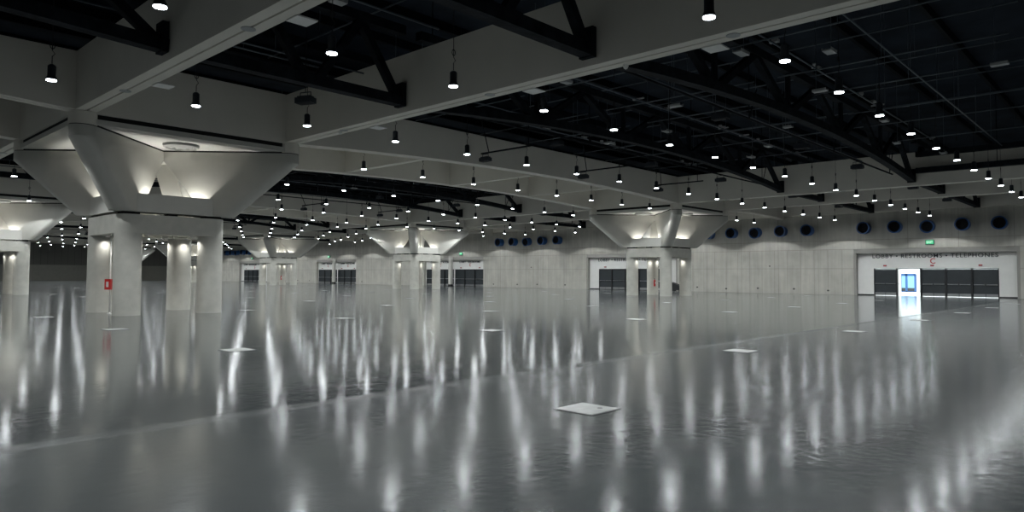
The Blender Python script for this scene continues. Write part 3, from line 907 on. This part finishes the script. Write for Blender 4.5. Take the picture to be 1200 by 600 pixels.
# stray white fittings and vents up in the black steelwork
fit = [(24.8,14.2,8.45,.55),(28.7,16.9,8.4,.5),(29.3,20.6,8.4,.5),(38.1,17.0,8.4,.6),(38.9,9.7,8.4,.5),(43.7,8.6,8.4,.5),(27.8,3.8,8.7,.5),(20.2,9.3,8.45,.6),
       (17.3,7.2,8.5,.6),(22.0,7.3,8.5,.5),(33.0,8.7,8.4,.5),(26.1,9.0,8.4,.5),(31.5,12.3,8.4,.4),(35.5,14.9,8.4,.5),(19.0,15.2,8.4,.4),(9.5,14.9,8.4,.4),(11.0,8.6,8.4,.35),(3.0,15.0,8.5,.5),
       (24.0,44.5,8.3,.5),(31.0,46.0,8.3,.5),(38.5,39.0,8.3,.5)]
for i, (x, yv, z, w) in enumerate(fit):
    r = empty('ceiling_fitting', (x, yv, z))
    m = MB(); m.box(-w/2, w/2, -0.14, 0.14, -0.02, 0.02); m.box(-w/2, w/2, -0.15, -0.13, 0.02, 0.07); m.box(-w/2, w/2, 0.13, 0.15, 0.02, 0.07)
    m.build('fitting_tray', M_grey, r)
    MB().bar((w*0.3, 0, 0.0), (w*0.3, 0, 11.6 - z), 0.02, 0.02).build('drop_rod', M_pipe, r)
    r.rotation_euler.z = random.choice((0, PI/2))
    tag(r, 'pale flat fitting hung among the black steelwork, %s in the list from near to far' % nth(i) if False else 'pale flat tray hung among the black trusses %s' % ('about %d metres ahead and %d metres across' % (round(x), round(yv))), 'ceiling fitting', 'pale fittings in the roof steelwork')

# flat pale wireless panels along the lower edges of the girders, small domes
for i, (x, yv, l) in enumerate(((7.55, 20.84, 'left girder near the nearest column head'), (7.55, 13.23, 'left girder toward the camera'), (15.09, 20.9, 'long girder right of the nearest head'),
                                (15.09, 13.3, 'long girder above the photo centre'), (15.09, 7.59, 'long girder at the upper right'))):
    r = empty('edge_panel', (x, yv, 6.995))
    MB().box(-0.22, 0.26, -0.24, 0.24, -0.03, 0.0).build('flat_panel', M_white, r)
    MB().box(-0.15, -0.05, -0.04, 0.04, 0.0, 0.05).build('mount', M_lampbody, r)
    tag(r, 'flat pale panel under the edge of the ' + l, 'panel', 'flat panels on the girder edges')
for x, yv, l in ((14.6, 22.6, 'close to the nearest column'), (14.8, 9.9, 'toward the upper right')):
    o = MB().lathe([(0.07, 0.0), (0.07, -0.05), (0.05, -0.10), (0.02, -0.12)], (0,0,0), 14).build('camera_dome', M_white)
    o.location = (x, yv, 6.999); tag(o, 'tiny white camera dome under the long girder ' + l, 'camera dome')

# ------------------------------------------------------------------ hanging lamps
def make_lamp():
    r = empty('pendant_lamp')
    m = MB().lathe([(0.03,0.42),(0.07,0.40),(0.095,0.37),(0.095,0.12),(0.115,0.09),(0.125,0.02)], (0,0,0), 16)
    m.build('lamp_housing', M_lampbody, r)
    MB().lathe([(0.118,0.015),(0.118,0.0)], (0,0,0), 14).build('lens', M_lens, r)
    MB().tube([(0,0,0.44),(0,0,0.62),(0.06,0,0.70),(0,0,0.78),(0,0,2.20)], 0.011, 5).build('cord', M_rubber, r)
    MB().tube([(0.055*math.cos(t*PI/5),0,0.9+0.08*math.sin(t*PI/5)) for t in range(11)], 0.012, 5).build('safety_loop', M_rubber, r)
    return r
long_cord = MB().tube([(0,0,0.44),(0,0,0.62),(0.06,0,0.70),(0,0,0.78),(0,0,2.355)], 0.011, 5).mesh('cord', M_rubber)
lamp_l = bpy.data.lights.new('lamp_beam', 'SPOT')
lamp_l.energy = LAMP_W; lamp_l.spot_size = math.radians(179); lamp_l.spot_blend = 0.1; lamp_l.shadow_soft_size = 0.11; lamp_l.color = (0.95, 0.99, 1.0)
# the reflector's beam: full inside 60 degrees from straight down, then a weak spill up to the horizontal
lamp_l.use_nodes = True
lt = lamp_l.node_tree
em = lt.nodes['Emission']
tc = node(lt, 'ShaderNodeTexCoord'); sz = node(lt, 'ShaderNodeSeparateXYZ'); lt.links.new(tc.outputs['Normal'], sz.inputs[0])
cz = mth(lt, 'ABSOLUTE', sz.outputs[2])
cr = node(lt, 'ShaderNodeValToRGB'); lt.links.new(cz, cr.inputs[0])
cr.color_ramp.interpolation = 'EASE'
els = cr.color_ramp.elements
els[0].position = 0.0; els[0].color = (SPILL*0.25,)*3 + (1,)
els[1].position = 1.0; els[1].color = (0.62,)*3 + (1,)
for p_, v_ in ((0.39, SPILL), (0.46, 0.95)):
    e_ = els.new(p_); e_.color = (v_,)*3 + (1,)
lt.links.new(cr.outputs[0], em.inputs['Strength'])
cands = []
for m_, yv in enumerate(LROW):
    for k_, x in enumerate(LCOL):
        if yv < YB + 2 or x < XL + 2 or x > XW - 2: continue
        if in_strip(x, CX) and in_strip(yv, CY): continue
        z = 6.48 if not in_strip(yv, CY) else 6.6
        cands.append((x, yv, z, m_, k_))
vis = [c for c in cands if in_frame((c[0], c[1], c[2]), 12) and c[1] > 0]
vis.sort(key=lambda c: c[0]**2 + c[1]**2)
things = vis[:290]; rest = vis[290:]
outside = [c for c in cands if c not in vis and c[1] < 70]
print('lamps in frame', len(vis), 'outside', len(outside))
rows = {}
for c in things: rows.setdefault(c[3], []).append(c)
order = sorted(rows)
lamp0 = make_lamp(); lfirst = True
for ri, rk in enumerate(order):
    row = sorted(rows[rk], key=lambda c: c[0])
    for i, (x, yv, z, m_, k_) in enumerate(row):
        o = lamp0 if lfirst else copy_tree(lamp0); lfirst = False
        o.location = (x, yv, z)
        if z > 6.55: next(c for c in kids(o) if c.name.startswith('cord')).data = long_cord
        size = 'large' if ri < 1 else ('small' if ri < 5 else 'tiny')
        tag(o, '%s lit pendant lamp, %s from the left in the %s row back' % (size, nth(i), nth(ri)), 'lamp', 'lit pendant lamps')
        b = bpy.data.objects.new('lamp_beam', lamp_l); COL.objects.link(b); b.parent = o; b.location = (0, 0, -0.03)
for c in outside:
    if c[1] < -14 or c[0] < -14: continue
    o = copy_tree(lamp0) if False else empty('pendant_lamp', (c[0], c[1], c[2]))
    for ch in kids(lamp0):
        n = ch.copy(); COL.objects.link(n); n.parent = o
    tag(o, 'pendant lamp outside the frame of the photo', 'lamp', 'pendant lamps out of frame')
if rest:
    m = MB()
    for c in rest: m.lathe([(0.05,0.44),(0.125,0.40),(0.125,0.14),(0.155,0.02),(0.15,0.0)], c[:3], 8)
    st = m.build('far_pendant_lamps', M_lampbody); tag(st, 'rows of tiny pendant lamps at the far end of the hall', 'lamp', kind='stuff')
    m = MB()
    for c in rest: m.lathe([(0.14, 0.0), (0.12, -0.012)], c[:3], 8)
    m.build('far_lenses', M_lens, st)
    for c in rest:
        b = bpy.data.objects.new('lamp_beam', lamp_l); COL.objects.link(b); b.parent = st; b.location = (c[0], c[1], c[2] - 0.03)
